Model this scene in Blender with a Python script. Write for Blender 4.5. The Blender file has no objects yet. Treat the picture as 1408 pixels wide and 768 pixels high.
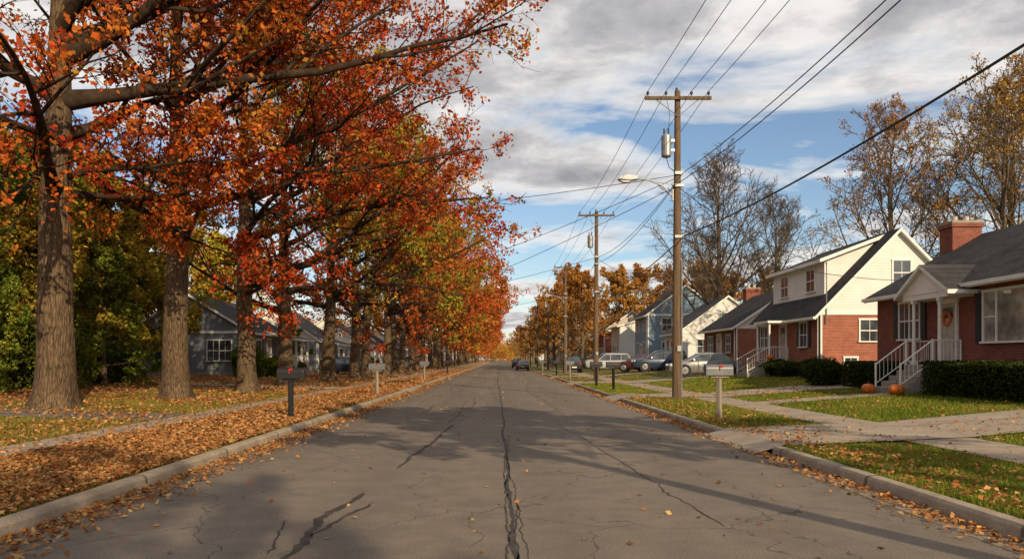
import bpy, math, random
import numpy as np
from mathutils import Vector
random.seed(7)
S=bpy.context.scene
COL=S.collection
# ------------------------------------------------------------------ materials
class NT:
    def __init__(s,name):
        s.m=bpy.data.materials.new(name); s.m.use_nodes=True
        s.t=s.m.node_tree; s.t.nodes.clear()
        s.out=s.n('ShaderNodeOutputMaterial')
    def n(s,typ,ins=None,**kw):
        nd=s.t.nodes.new(typ)
        for k,v in kw.items(): setattr(nd,k,v)
        if ins:
            for k,v in ins.items():
                if isinstance(v,bpy.types.NodeSocket): s.t.links.new(v,nd.inputs[k])
                else: nd.inputs[k].default_value=v
        return nd
    def link(s,a,b): s.t.links.new(a,b)
    def math(s,op,a,b=0.0,c=None,clamp=False):
        d={0:a,1:b}
        if c is not None: d[2]=c
        return s.n('ShaderNodeMath',d,operation=op,use_clamp=clamp).outputs[0]
    def mix(s,f,a,b,bt='MIX'):
        nd=s.n('ShaderNodeMix',data_type='RGBA',blend_type=bt)
        for k,v in ((0,f),(6,a),(7,b)):
            if isinstance(v,bpy.types.NodeSocket): s.t.links.new(v,nd.inputs[k])
            else:
                nd.inputs[k].default_value=v if k==0 else c4(v)
        return nd.outputs[2]
    def ramp(s,f,stops,interp='LINEAR'):
        nd=s.n('ShaderNodeValToRGB'); cr=nd.color_ramp; cr.interpolation=interp
        while len(cr.elements)<len(stops): cr.elements.new(0.5)
        for e,(p,c) in zip(cr.elements,stops):
            e.position=p; e.color=c4(c) if not isinstance(c,(int,float)) else (c,c,c,1)
        s.t.links.new(f,nd.inputs[0]); return nd.outputs[0]
    def obj(s): return s.n('ShaderNodeTexCoord').outputs['Object']
    def noise(s,vec,scale,detail=5,rough=.55,dist=0):
        return s.n('ShaderNodeTexNoise',{'Vector':vec,'Scale':scale,'Detail':detail,'Roughness':rough,'Distortion':dist}).outputs[0]
    def map(s,vec,sc): return s.n('ShaderNodeMapping',{'Vector':vec,'Scale':sc}).outputs[0]
    def bsdf(s,col,rough=.8,spec=.3,metal=0,h=None,bs=.5,bd=.02):
        d={'Base Color':col if isinstance(col,bpy.types.NodeSocket) else c4(col),'Roughness':rough,'Metallic':metal,'Specular IOR Level':spec}
        if h is not None:
            d['Normal']=s.n('ShaderNodeBump',{'Height':h,'Strength':bs,'Distance':bd}).outputs[0]
        b=s.n('ShaderNodeBsdfPrincipled',d)
        s.link(b.outputs[0],s.out.inputs[0]); return s.m
def c4(c): return (c[0],c[1],c[2],1)
def simple(name,col,rough=.6,spec=.4,metal=0,var=.15,sc=3.0):
    t=NT(name); v=t.obj(); nz=t.noise(v,sc,4)
    d=tuple(x*(1-var*1.6) for x in col); u=tuple(min(1,x*(1+var)) for x in col)
    c=t.ramp(nz,[(.3,d),(.7,u)])
    return t.bsdf(c,rough,spec,metal,h=t.noise(v,sc*12,2),bs=.15,bd=.01)

def m_asphalt():
    t=NT('asphalt'); v=t.obj()
    big=t.noise(t.map(v,(1,.25,1)),.35,4)
    med=t.noise(v,2.2,5,.65); fine=t.noise(v,55,2,.7)
    c=t.ramp(big,[(.3,(.14,.112,.088)),(.7,(.225,.183,.145))])
    c=t.mix(.45,c,t.ramp(med,[(.3,(.105,.085,.068)),(.72,(.25,.205,.163))]))
    c=t.mix(.65,c,t.ramp(fine,[(.3,(.4,.4,.4)),(.5,(.95,.95,.95)),(.72,(1.7,1.65,1.55))]),'MULTIPLY')
    wv=t.n('ShaderNodeVectorMath',{0:v,1:t.n('ShaderNodeVectorMath',{0:t.n('ShaderNodeTexNoise',{'Vector':v,'Scale':1.4,'Detail':4}).outputs[1],'Scale':.9},operation='SCALE').outputs[0]},operation='ADD').outputs[0]
    vo=t.n('ShaderNodeTexVoronoi',{'Vector':t.map(wv,(1,.55,1)),'Scale':.62},feature='DISTANCE_TO_EDGE').outputs['Distance']
    cr=t.ramp(vo,[(0,0.35),(.004,.6),(.008,1.0)])
    msk=t.ramp(t.noise(v,.45,3),[(.42,1.0),(.54,0.0)])
    crm=t.math('MAXIMUM',cr,msk)
    c=t.mix(t.math('SUBTRACT',1.0,crm),c,(.03,.026,.022))
    x=t.n('ShaderNodeSeparateXYZ',{0:v}).outputs[0]
    w=t.math('SINE',t.math('MULTIPLY',x,2.9)); 
    c=t.mix(t.math('MULTIPLY',t.math('ADD',w,1.0),.12),c,(.09,.075,.06))
    h=t.math('ADD',t.math('MULTIPLY',fine,.5),t.math('MULTIPLY',crm,.6))
    return t.bsdf(c,.85,.25,h=h,bs=.6,bd=.012)
def m_concrete(name,a,b,joint=None):
    t=NT(name); v=t.obj()
    c=t.ramp(t.noise(v,1.3,6,.7),[(.3,a),(.7,b)])
    c=t.mix(.6,c,t.ramp(t.noise(v,40,3,.7),[(.3,(.5,.48,.45)),(.7,(1.25,1.22,1.2))]),'MULTIPLY')
    h=t.noise(v,40,3)
    if joint:
        y=t.n('ShaderNodeSeparateXYZ',{0:v}).outputs[1]
        fr=t.math('FRACT',t.math('DIVIDE',t.math('ADD',y,500.0),joint))
        j=t.ramp(fr,[(0,0.0),(.018,1.0),(.98,1.0),(1,0.0)])
        c=t.mix(t.math('MULTIPLY',t.math('SUBTRACT',1.0,j),.8),c,(.035,.03,.025)); h=t.math('ADD',h,t.math('MULTIPLY',j,3))
    return t.bsdf(c,.85,.2,h=h,bs=.35,bd=.01)
def m_lawn(name,leafy):
    t=NT(name); v=t.obj()
    g=t.ramp(t.noise(v,1.1,5,.7),[(.3,(.075,.1,.014)),(.55,(.12,.145,.02)),(.75,(.21,.18,.035))])
    g=t.mix(.6,g,t.ramp(t.noise(v,38,3,.75),[(.3,(.4,.45,.35)),(.7,(1.5,1.5,1.3))]),'MULTIPLY')
    vo=t.n('ShaderNodeTexVoronoi',{'Vector':v,'Scale':15.0})
    hs=t.n('ShaderNodeSeparateXYZ',{0:vo.outputs['Color']}).outputs[0]
    lf=t.ramp(hs,[(0,(.34,.13,.04)),(.3,(.45,.23,.09)),(.6,(.24,.1,.04)),(.8,(.42,.27,.11)),(1,(.18,.08,.035))])
    pat=t.ramp(t.noise(v,.45,5,.65),[(.5-.22*leafy,0.0),(.8-.3*leafy,1.0)])
    sel=t.math('GREATER_THAN',t.math('ADD',t.n('ShaderNodeSeparateXYZ',{0:vo.outputs['Color']}).outputs[1],t.math('MULTIPLY',pat,leafy*.75)),.96-.12*leafy)
    c=t.mix(sel,g,lf)
    return t.bsdf(c,.9,.1,h=t.noise(v,45,4,.8),bs=.9,bd=.05)
def m_brick(name,a,b,mort):
    t=NT(name); v=t.obj(); s=t.n('ShaderNodeSeparateXYZ',{0:v})
    uv=t.n('ShaderNodeCombineXYZ',{0:t.math('ADD',s.outputs[0],s.outputs[1]),1:s.outputs[2]}).outputs[0]
    br=t.n('ShaderNodeTexBrick',{'Vector':uv,'Color1':c4(a),'Color2':c4(b),'Mortar':c4(mort),'Scale':1.0,'Mortar Size':.008,'Brick Width':.22,'Row Height':.075,'Bias':-.1})
    c=t.mix(.6,br.outputs[0],t.ramp(t.noise(v,1.5,5,.7),[(.3,(.55,.55,.55)),(.7,(1.25,1.2,1.2))]),'MULTIPLY')
    return t.bsdf(c,.85,.2,h=br.outputs[1],bs=-.4,bd=.01)
def m_siding(name,col,step=.14):
    t=NT(name); v=t.obj(); z=t.n('ShaderNodeSeparateXYZ',{0:v}).outputs[2]
    fr=t.math('FRACT',t.math('DIVIDE',t.math('ADD',z,50.0),step))
    c=t.mix(1.0,t.ramp(fr,[(0,(.4,.4,.4)),(.12,(.95,.95,.95)),(1,(1,1,1))]),c4(col),'MULTIPLY')
    c=t.mix(.5,c,t.ramp(t.noise(v,1.2,4),[(.3,(.75,.74,.72)),(.7,(1.05,1.05,1.05))]),'MULTIPLY')
    return t.bsdf(c,.6,.3,h=fr,bs=-.5,bd=.02)
def m_shingle(name,a,b):
    t=NT(name); v=t.obj(); s=t.n('ShaderNodeSeparateXYZ',{0:v})
    uv=t.n('ShaderNodeCombineXYZ',{0:s.outputs[1],1:t.math('MULTIPLY',s.outputs[2],1.6)}).outputs[0]
    br=t.n('ShaderNodeTexBrick',{'Vector':uv,'Color1':c4(a),'Color2':c4(b),'Mortar':(.012,.012,.013,1),'Scale':1.0,'Mortar Size':.01,'Brick Width':.3,'Row Height':.16,'Bias':0})
    c=t.mix(.8,br.outputs[0],t.ramp(t.noise(v,1.0,5,.7),[(.3,(.5,.5,.5)),(.72,(1.5,1.45,1.4))]),'MULTIPLY')
    return t.bsdf(c,.9,.15,h=t.noise(v,30,3),bs=.5,bd=.02)
def m_bark(name,a,b):
    t=NT(name); v=t.obj(); mv=t.map(v,(1,1,.2))
    n1=t.noise(mv,14,6,.72,.5); vo=t.n('ShaderNodeTexVoronoi',{'Vector':t.map(v,(1,1,.2)),'Scale':17.0},feature='DISTANCE_TO_EDGE').outputs['Distance']
    h=t.math('ADD',n1,t.math('MULTIPLY',vo,1.1))
    c=t.ramp(h,[(.38,a),(.58,tuple((x*.5+y*.5) for x,y in zip(a,b))),(.9,b)])
    c=t.mix(.6,c,t.ramp(t.noise(v,1.2,4,.6),[(.3,(.6,.6,.62)),(.7,(1.2,1.15,1.1))]),'MULTIPLY')
    return t.bsdf(c,.95,.1,h=h,bs=.9,bd=.05)
def m_flat(name,col,var=.4):
    t=NT(name); v=t.obj()
    c=t.ramp(t.noise(v,4,2),[(.3,tuple(x*(1-var) for x in col)),(.7,tuple(x*(1+var) for x in col))])
    d=t.n('ShaderNodeBsdfDiffuse',{'Color':c}); t.link(d.outputs[0],t.out.inputs[0]); return t.m
def m_leaf(name,trans=.35,vary=.06):
    t=NT(name); a=t.n('ShaderNodeAttribute',attribute_name='Col').outputs[0]
    r=t.n('ShaderNodeObjectInfo').outputs['Random']
    hs=t.n('ShaderNodeHueSaturation',{'Hue':t.math('ADD',t.math('MULTIPLY',r,vary),.5-vary*.5),'Saturation':1.0,'Value':t.math('ADD',t.math('MULTIPLY',r,.25),.88),'Color':a}).outputs[0]
    d=t.n('ShaderNodeBsdfDiffuse',{'Color':hs})
    tr=t.n('ShaderNodeBsdfTranslucent',{'Color':hs})
    mx=t.n('ShaderNodeMixShader',{0:trans,1:d.outputs[0],2:tr.outputs[0]})
    t.link(mx.outputs[0],t.out.inputs[0]); return t.m
def m_wood(name,a,b):
    t=NT(name); v=t.obj()
    c=t.ramp(t.noise(t.map(v,(1,1,.05)),22,6,.7),[(.3,a),(.7,b)])
    return t.bsdf(c,.85,.15,h=t.noise(t.map(v,(1,1,.05)),30,4),bs=.5,bd=.01)
def m_glass(name,col=(.03,.035,.04)):
    t=NT(name); v=t.obj()
    c=t.ramp(t.noise(v,1.3,3),[(.4,col),(.65,tuple(x*2.6 for x in col))])
    return t.bsdf(c,.06,.9)
M=dict(
 asphalt=m_asphalt(), kerb=m_concrete('kerb_concrete',(.23,.18,.13),(.45,.365,.275),3.0),
 walk=m_concrete('pavement_concrete',(.27,.215,.165),(.42,.345,.265),1.5), drive=m_concrete('driveway_concrete',(.29,.235,.18),(.42,.35,.27),3.4),
 gutter=m_concrete('gutter_concrete',(.2,.16,.125),(.3,.245,.19),3.0),
 lawnL=m_lawn('leafy_grass',1.0), lawnR=m_lawn('green_grass',.2), ground=m_lawn('far_ground',.6),
 brickA=m_brick('brick_dark',(.2,.045,.028),(.28,.07,.042),(.21,.16,.12)), brickB=m_brick('brick_red',(.29,.065,.033),(.38,.1,.05),(.33,.25,.19)),
 white=simple('white_paint',(.78,.74,.69),.5,var=.06), sidW=m_siding('white_siding',(.75,.725,.68)), sidG=m_siding('grey_siding',(.2,.22,.25)),
 sidB=m_siding('blue_siding',(.22,.31,.4)), sidT=m_siding('tan_siding',(.5,.44,.36)),
 roofA=m_shingle('roof_charcoal',(.04,.04,.043),(.065,.062,.063)), roofB=m_shingle('roof_grey',(.1,.098,.098),(.14,.135,.13)),
 bark=m_bark('oak_bark',(.03,.02,.013),(.2,.135,.08)), barkD=m_flat('limb_bark',(.045,.03,.021)), barkG=m_flat('grey_bark',(.13,.095,.066)),
 leaf=m_leaf('autumn_leaf',.3,.022), gleaf=m_leaf('green_leaf',.3,.03), litter=m_leaf('fallen_leaf',.12,0.0), grass=m_leaf('grass_blade',.3,0.0),
 pole=m_wood('pole_wood',(.07,.044,.028),(.2,.135,.083)), metal=simple('galvanised_metal',(.3,.31,.32),.45,.5,.6), dark=simple('dark_metal',(.03,.03,.03),.5),
 black=simple('black_paint',(.015,.015,.015),.4), tar=simple('crack_sealant',(.045,.038,.032),.8,var=.4), glass=m_glass('window_glass'), glassL=m_glass('curtained_glass',(.16,.14,.115)),
 rubber=simple('tyre_rubber',(.018,.018,.018),.8), rim=simple('wheel_alloy',(.4,.4,.42),.3,.5,.8), shutter=simple('shutter_paint',(.02,.022,.03),.5),
 door=simple('door_paint',(.5,.44,.38),.5), pumpkin=simple('pumpkin_skin',(.62,.15,.015),.45,var=.2,sc=6), stem=simple('pumpkin_stem',(.1,.09,.03),.8),
 red=simple('tail_lamp',(.4,.02,.02),.3), lamp=simple('lamp_lens',(.6,.6,.58),.2), mb=simple('mailbox_grey',(.14,.14,.145),.45,.5,.3), wood=m_wood('post_wood',(.16,.13,.1),(.34,.28,.22)),
 stone=simple('step_concrete',(.3,.26,.22),.8), wire=simple('wire_black',(.02,.02,.02),.6),
)
# ------------------------------------------------------------------ mesh helpers
class MB:
    def __init__(s): s.v=[];s.f=[];s.m=[]
    def add(s,vs,fs,m=0):
        o=len(s.v); s.v+=[tuple(p) for p in vs]; s.f+=[tuple(i+o for i in f) for f in fs]; s.m+=[m]*len(fs)
    def box(s,x0,x1,y0,y1,z0,z1,m=0):
        if x0>x1:x0,x1=x1,x0
        if y0>y1:y0,y1=y1,y0
        if z0>z1:z0,z1=z1,z0
        s.add([(x0,y0,z0),(x1,y0,z0),(x1,y1,z0),(x0,y1,z0),(x0,y0,z1),(x1,y0,z1),(x1,y1,z1),(x0,y1,z1)],
              [(0,3,2,1),(4,5,6,7),(0,1,5,4),(1,2,6,5),(2,3,7,6),(3,0,4,7)],m)
    def tube(s,pts,rs,n=8,m=0,cap=True):
        pts=[Vector(p) for p in pts]
        if not hasattr(rs,'__len__'): rs=[rs]*len(pts)
        o=len(s.v)
        for i,p in enumerate(pts):
            t=(pts[min(i+1,len(pts)-1)]-pts[max(i-1,0)]).normalized()
            r=Vector((0,0,1)) if abs(t.z)<.9 else Vector((1,0,0))
            u=t.cross(r).normalized(); w=t.cross(u)
            for k in range(n):
                a=2*math.pi*k/n; s.v.append(tuple(p+(u*math.cos(a)+w*math.sin(a))*rs[i]))
        for i in range(len(pts)-1):
            for k in range(n):
                s.f.append((o+i*n+k,o+i*n+(k+1)%n,o+(i+1)*n+(k+1)%n,o+(i+1)*n+k)); s.m.append(m)
        if cap:
            s.f.append(tuple(o+k for k in range(n))); s.f.append(tuple(o+(len(pts)-1)*n+k for k in reversed(range(n)))); s.m+=[m,m]
    def prism(s,poly,y0,y1,m=0,axis='Y',mats=None):
        n=len(poly)
        def P(a,b,c): return (a,c,b) if axis=='Y' else ((c,a,b) if axis=='X' else (a,b,c))
        vs=[P(a,b,y0) for a,b in poly]+[P(a,b,y1) for a,b in poly]
        fs=[(i,(i+1)%n,n+(i+1)%n,n+i) for i in range(n)]
        o=len(s.v); s.v+=vs
        for i,f in enumerate(fs): s.f.append(tuple(k+o for k in f)); s.m.append(mats[i] if mats else m)
        s.f.append(tuple(o+i for i in reversed(range(n)))); s.f.append(tuple(o+n+i for i in range(n))); s.m+=[m,m]
    def build(s,name,mats,parent=None,bevel=0,smooth=False,loc=None,rz=0):
        me=bpy.data.meshes.new(name); me.from_pydata(s.v,[],s.f)
        for m in mats: me.materials.append(m)
        me.polygons.foreach_set('material_index',s.m)
        if smooth: me.polygons.foreach_set('use_smooth',[True]*len(s.f))
        me.update()
        ob=bpy.data.objects.new(name,me); COL.objects.link(ob)
        if parent: ob.parent=parent
        if bevel:
            b=ob.modifiers.new('Bevel','BEVEL'); b.width=bevel; b.segments=2; b.limit_method='ANGLE'
        if loc: ob.location=loc
        ob.rotation_euler[2]=rz
        return ob
def empty(name,loc=(0,0,0),rz=0):
    e=bpy.data.objects.new(name,None); e.location=loc; e.rotation_euler[2]=rz; e.empty_display_size=.5; COL.objects.link(e); return e
def npmesh(name,parts,mats):
    vs=[];loops=[];ls=[];mi=[];cols=[];off=0
    for p in parts:
        if isinstance(p[0],str):
            _,V,F,m=p; vs.append(V); loops.append((F+off).ravel()); ls.append(np.full(len(F),F.shape[1])); mi.append(np.full(len(F),m)); cols.append(np.full((len(V),4),.2)); off+=len(V)
        else:
            V,m,C=p; N,k,_=V.shape; vs.append(V.reshape(-1,3)); loops.append(np.arange(N*k)+off); ls.append(np.full(N,k)); mi.append(np.full(N,m))
            c=np.ones((N,k,4)); c[:,:,:3]=C[:,None,:]; cols.append(c.reshape(-1,4)); off+=N*k
    V=np.concatenate(vs).astype(np.float32); L=np.concatenate(loops).astype(np.int32); LT=np.concatenate(ls).astype(np.int32); MI=np.concatenate(mi).astype(np.int32); C=np.concatenate(cols).astype(np.float32)
    me=bpy.data.meshes.new(name); me.vertices.add(len(V)); me.vertices.foreach_set('co',V.ravel())
    me.loops.add(len(L)); me.loops.foreach_set('vertex_index',L)
    me.polygons.add(len(LT)); me.polygons.foreach_set('loop_start',np.concatenate([[0],np.cumsum(LT)[:-1]]).astype(np.int32)); me.polygons.foreach_set('loop_total',LT)
    me.polygons.foreach_set('material_index',MI)
    for m in mats: me.materials.append(m)
    a=me.color_attributes.new('Col','FLOAT_COLOR','POINT'); a.data.foreach_set('color',C.ravel())
    me.update(calc_edges=True); me.validate()
    return me
def place(name,me,loc=(0,0,0),rz=0,sc=(1,1,1)):
    ob=bpy.data.objects.new(name,me); COL.objects.link(ob); ob.location=loc; ob.rotation_euler[2]=rz; ob.scale=sc; return ob
def norm(a): return a/np.maximum(np.linalg.norm(a,axis=-1,keepdims=True),1e-9)
# ------------------------------------------------------------------ terrain
def gz(x,y):
    x=np.asarray(x,float); y=np.asarray(y,float)
    r=np.interp(x,[4.7,8.6,12,16,24,60,300],[.13,.16,.42,.62,.75,.9,1.0]); k=np.interp(y,[28,40],[1,1.25]); r=np.where(x>8.6,.16+(r-.16)*k,r)
    l=np.interp(-x,[4.5,8.2,12,18,60,300],[.13,.15,.27,.48,.8,.9])
    return np.where(x>0,r,l)
def sheet(name,xs,ys,mat,dz=0,skew=0,sx=5,zf=None):
    V=[];F=[]
    for y in ys:
        for x in xs:
            yy=y+skew*(min(max(abs(x)-sx,0),5))
            z=float(gz(x,yy)) if zf is None else zf(x,yy)
            V.append((x,yy,z+dz))
    n=len(xs)
    for j in range(len(ys)-1):
        for i in range(n-1):
            F.append((j*n+i,j*n+i+1,(j+1)*n+i+1,(j+1)*n+i))
    mb=MB(); mb.add(V,F,0)
    ob=mb.build(name,[mat]); return ob
sheet('ground',[-2500,2500],[-500,3000],M['ground'],zf=lambda x,y:-.12)
sheet('road',[-4.4,0,4.6],[-40,900],M['asphalt'],zf=lambda x,y:0)
ysL=[-40,0,20,28,40,60,100,200,400,900]
sheet('lawn',[-300,-60,-18,-12,-8.2,-4.55],ysL,M['lawnL'])
sheet('lawn',[4.75,8.6,12,16,24,60,300],ysL,M['lawnR'])
YS=[-40,20,28,40,100,900]
sheet('sidewalk',[-8.15,-7.1],YS,M['walk'],.02)
sheet('sidewalk',[7.2,8.6],YS,M['walk'],.02)
sheet('gutter',[-4.4,-4.1],[-40,900],M['gutter'],.004,zf=lambda x,y:0)
sheet('gutter',[4.28,4.6],[-40,900],M['gutter'],.004,zf=lambda x,y:0)
DR=[(13.4,16.8,.3,24),(30.0,33.2,0,18),(48,52,0,20),(65,68.5,0,20),(80,83,0,20),(96,99,0,18),(118,121,0,18),(140,143,0,18),(165,168,0,18)]
DL=[(38,41,0,17),(68,71,0,20),(86,89,0,20),(108,111,0,18),(135,138,0,18),(160,163,0,18)]
def drive(y0,y1,sk,L,sg):
    e=4.6 if sg>0 else 4.4
    xs=[e-.3,e+.22,7.0,8.6,12,16,L]
    zf=lambda x,y:(.009 if abs(x)<e-.1 else float(gz(sg*max(abs(x),4.8),y))+.035)
    xs=[sg*x for x in xs]
    if sg<0: xs=xs[::-1]
    sheet('driveway',xs,[y0,(y0+y1)/2,y1],M['drive'],skew=sk,zf=zf)
for a in DR: drive(*a,1)
for a in DL: drive(*a,-1)
sheet('driveway',[-30,-18,-12,-8.2],[18.6,21.0],M['asphalt'],.02)
sheet('path',[8.6,12,12.9],[25.4,26.8],M['walk'],.02)
def kerb(x0,x1,gaps,name):
    mb=MB(); y=-40
    segs=[]
    for g in gaps: segs.append((y,g[0])); y=g[1]
    segs.append((y,600))
    inner=x0 if abs(x0)<abs(x1) else x1; outer=x1 if inner==x0 else x0
    s=1 if outer>inner else -1
    for a,b in segs:
        mb.prism([(inner,-.05),(inner+s*.015,.11),(inner+s*.045,.145),(outer,.15),(outer,-.05)],a,b)
    ob=mb.build(name,[M['kerb']],bevel=.008)
kerb(4.6,4.78,[(a[0],a[1]) for a in DR],'kerb'); kerb(-4.4,-4.58,[(a[0],a[1]) for a in DL],'kerb')
# sealed cracks
rng=np.random.default_rng(3)
mb=MB()
def crack(pts,w,step=.16,jit=.035):
    P=[np.array(p,float) for p in pts]; out=[]
    for a,b in zip(P[:-1],P[1:]):
        n=max(2,int(np.linalg.norm(b-a)/step))
        for i in range(n): out.append(a+(b-a)*i/n)
    out.append(P[-1]); out=np.array(out); n=len(out)
    wob=np.cumsum(rng.normal(0,jit*.6,(n,2)),0); wob-=np.linspace(0,1,n)[:,None]*wob[-1]
    out=out+wob*.6+rng.normal(0,jit*.2,(n,2)); out[:,1]=np.maximum.accumulate(out[:,1]) if abs(P[-1][1]-P[0][1])>abs(P[-1][0]-P[0][0]) and P[-1][1]>P[0][1] else out[:,1]
    t=np.gradient(out,axis=0); t=t/np.maximum(np.linalg.norm(t,axis=1,keepdims=True),1e-6); nn=np.stack([-t[:,1],t[:,0]],1)
    rw=rng.random(n); rw=(rw+np.roll(rw,1)+np.roll(rw,2))/3
    ww=w*(.3+rw*1.1)*np.minimum(1,np.minimum(np.arange(n),n-1-np.arange(n))/3+.1)
    A=out+nn*ww[:,None]/2; B=out-nn*ww[:,None]/2
    V=[(p[0],p[1],.004) for p in A]+[(p[0],p[1],.004) for p in B]
    mb.add(V,[(i,i+1,n+i+1,n+i) for i in range(n-1)])
crack([(.17,3),(.15,12),(.18,30),(.1,60),(.1,140)],.05,.12,.018)
crack([(.24,4),(.21,9)],.02,.1,.02); crack([(.25,6),(.2,17)],.015,.1,.02); crack([(.1,3),(.08,8),(.14,14)],.02,.1,.02)
crack([(-1.95,5),(-1.75,7),(-1.8,8),(-1.62,9.6)],.085,.08); crack([(-1.7,7.2),(-1.38,8.9)],.055,.08); crack([(-1.9,6.5),(-2.1,8)],.03,.08)
crack([(-1.55,11.7),(-1.3,15),(-1.1,19.5)],.07,.12); crack([(-1.25,20),(-.95,27)],.04)
crack([(2.15,7.6),(1.95,11),(1.75,15.5),(1.5,20)],.022,.1); crack([(1.75,15.3),(2.6,17.2)],.02,.1); crack([(.2,14.2),(1.0,15.3),(2.0,14.6),(3.4,15.8)],.02,.1)
for i in range(16):
    y=rng.uniform(8,70); x=rng.uniform(-4,1.5); l=rng.uniform(1,4)
    crack([(x,y),(x+l*.5,y+rng.uniform(-.4,.5)),(x+l,y+rng.uniform(-.5,.6))],rng.uniform(.008,.015)*(1+y/35))
for i in range(14):
    y=rng.uniform(18,90); x=rng.choice([-2.6,-1.2,1.6,2.9])+rng.uniform(-.4,.4); l=rng.uniform(2,8)
    crack([(x,y),(x+rng.uniform(-.2,.2),y+l)],rng.uniform(.02,.045))
mb.build('road_cracks',[M['tar']])
# ------------------------------------------------------------------ trees
def tubes(P,R,n):
    B,K,_=P.shape
    T=np.gradient(P,axis=1); T=norm(T)
    ref=np.where(np.abs(T[:,:1,2:3])<.9,np.array([0,0,1.]),np.array([1.,0,0]))
    ref=np.broadcast_to(ref,T.shape)
    U=norm(np.cross(T,ref)); W=np.cross(T,U)
    a=np.arange(n)*2*np.pi/n
    V=P[:,:,None,:]+R[:,:,None,None]*(U[:,:,None,:]*np.cos(a)[:,None]+W[:,:,None,:]*np.sin(a)[:,None])
    idx=np.arange(B*K*n).reshape(B,K,n)
    a0=idx[:,:-1,:];a1=np.roll(idx,-1,2)[:,:-1,:];b0=idx[:,1:,:];b1=np.roll(idx,-1,2)[:,1:,:]
    F=np.stack([a0,a1,b1,b0],-1).reshape(-1,4)
    return V.reshape(-1,3),F
def march(rng,start,d,L,nseg,wig,trop):
    B=len(L); P=np.zeros((B,nseg+1,3)); P[:,0]=start
    for j in range(nseg):
        P[:,j+1]=P[:,j]+d*(L/nseg)[:,None]
        d=norm(d+rng.normal(0,wig,(B,3))+np.array([0,0,trop]))
    return P
def grow(rng,P,R,L,nc,t0,t1,ang,ratio,nseg,wig,trop,rr,flat=1.0,minr=.006):
    B,K,_=P.shape; N=B*nc; pi=np.repeat(np.arange(B),nc); k=np.tile(np.arange(nc),B)
    t=t0+(t1-t0)*(k+rng.random(N))/nc
    f=t*(K-1); i=np.minimum(f.astype(int),K-2); u=(f-i)[:,None]
    st=P[pi,i]*(1-u)+P[pi,i+1]*u; tan=norm(P[pi,i+1]-P[pi,i])
    r0=(R[pi,i]*(1-u[:,0])+R[pi,i+1]*u[:,0])*rr
    rv=rng.normal(0,1,(N,3)); rv[:,2]*=flat
    perp=norm(rv-tan*(rv*tan).sum(1,keepdims=True))
    a=np.radians(rng.normal(ang,10,N))[:,None]
    d=norm(tan*np.cos(a)+perp*np.sin(a))
    LL=L[pi]*ratio*(1-.55*t)*rng.uniform(.65,1.25,N)
    PP=march(rng,st,d,LL,nseg,wig,trop)
    RR=np.maximum(r0,minr*1.2)[:,None]*(1-.8*np.linspace(0,1,nseg+1))[None]; RR=np.maximum(RR,minr*.6)
    return PP,RR,LL
def leaves(rng,P,n,size,pal,spread,t0=.15,drop=0.0):
    B,K,_=P.shape
    c=P[:,-1]; ph=rng.random(6)*6
    dens=.5+.3*(np.sin(c[:,0]*1.3+ph[3])*np.cos(c[:,1]*1.2+ph[4])+.6*np.sin(c[:,2]*1.9+c[:,0]*.6+ph[5]))
    keep=rng.random(B)>=np.clip(drop*2*(1-dens),0,1); P=P[keep]; B=len(P)
    cl=rng.random(B)
    c=P[:,-1]
    sp=.5+.25*(np.sin(c[:,0]*.9+ph[0])+np.sin(c[:,1]*.8+ph[1]+c[:,2]*.7))
    cl=np.clip(.5*cl+.5*sp,0,.999)
    pi=np.repeat(np.arange(B),n); N=len(pi)
    t=t0+(1-t0)*rng.random(N); f=t*(K-1); i=np.minimum(f.astype(int),K-2); u=(f-i)[:,None]
    c=P[pi,i]*(1-u)+P[pi,i+1]*u+rng.normal(0,spread,(N,3))
    pal=np.array(pal); q=np.clip(cl[pi]+rng.normal(0,.13,N),0,.999)*(len(pal)-1); qi=q.astype(int); qf=(q-qi)[:,None]
    C=(pal[qi]*(1-qf)+pal[np.minimum(qi+1,len(pal)-1)]*qf)*rng.uniform(.6,1.25,(N,1))
    return leafquads(rng,c,size*rng.uniform(.6,1.3,N),None),C
def leafquads(rng,c,s,flat=None):
    N=len(c)
    a=rng.normal(0,1,(N,3)); b=rng.normal(0,1,(N,3))
    if flat is not None: a[:,2]*=flat; b[:,2]*=flat
    a=norm(a); b=norm(b-a*(a*b).sum(1,keepdims=True)); w=np.cross(a,b)
    s=s[:,None]
    V=np.stack([c-a*s*.5, c-a*s*.05+b*s*.33+w*s*.1, c+a*s*.5, c+a*s*.02-b*s*.33+w*s*.1],1)
    return V
RED=[(.28,.04,.018),(.42,.06,.02),(.5,.085,.022),(.52,.12,.026),(.44,.17,.036),(.28,.18,.04)]
ORG=[(.34,.06,.018),(.48,.095,.022),(.54,.14,.028),(.52,.2,.038),(.38,.23,.04),(.22,.19,.035)]
OLV=[(.44,.13,.025),(.42,.23,.035),(.32,.24,.034),(.24,.23,.032),(.17,.19,.027)]
YEL=[(.38,.27,.04),(.52,.34,.045),(.28,.26,.035),(.18,.2,.026)]
GRN=[(.08,.12,.017),(.13,.17,.025),(.2,.21,.032),(.34,.29,.04)]
BRN=[(.32,.13,.035),(.44,.2,.045),(.52,.26,.055),(.36,.21,.055)]
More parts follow.
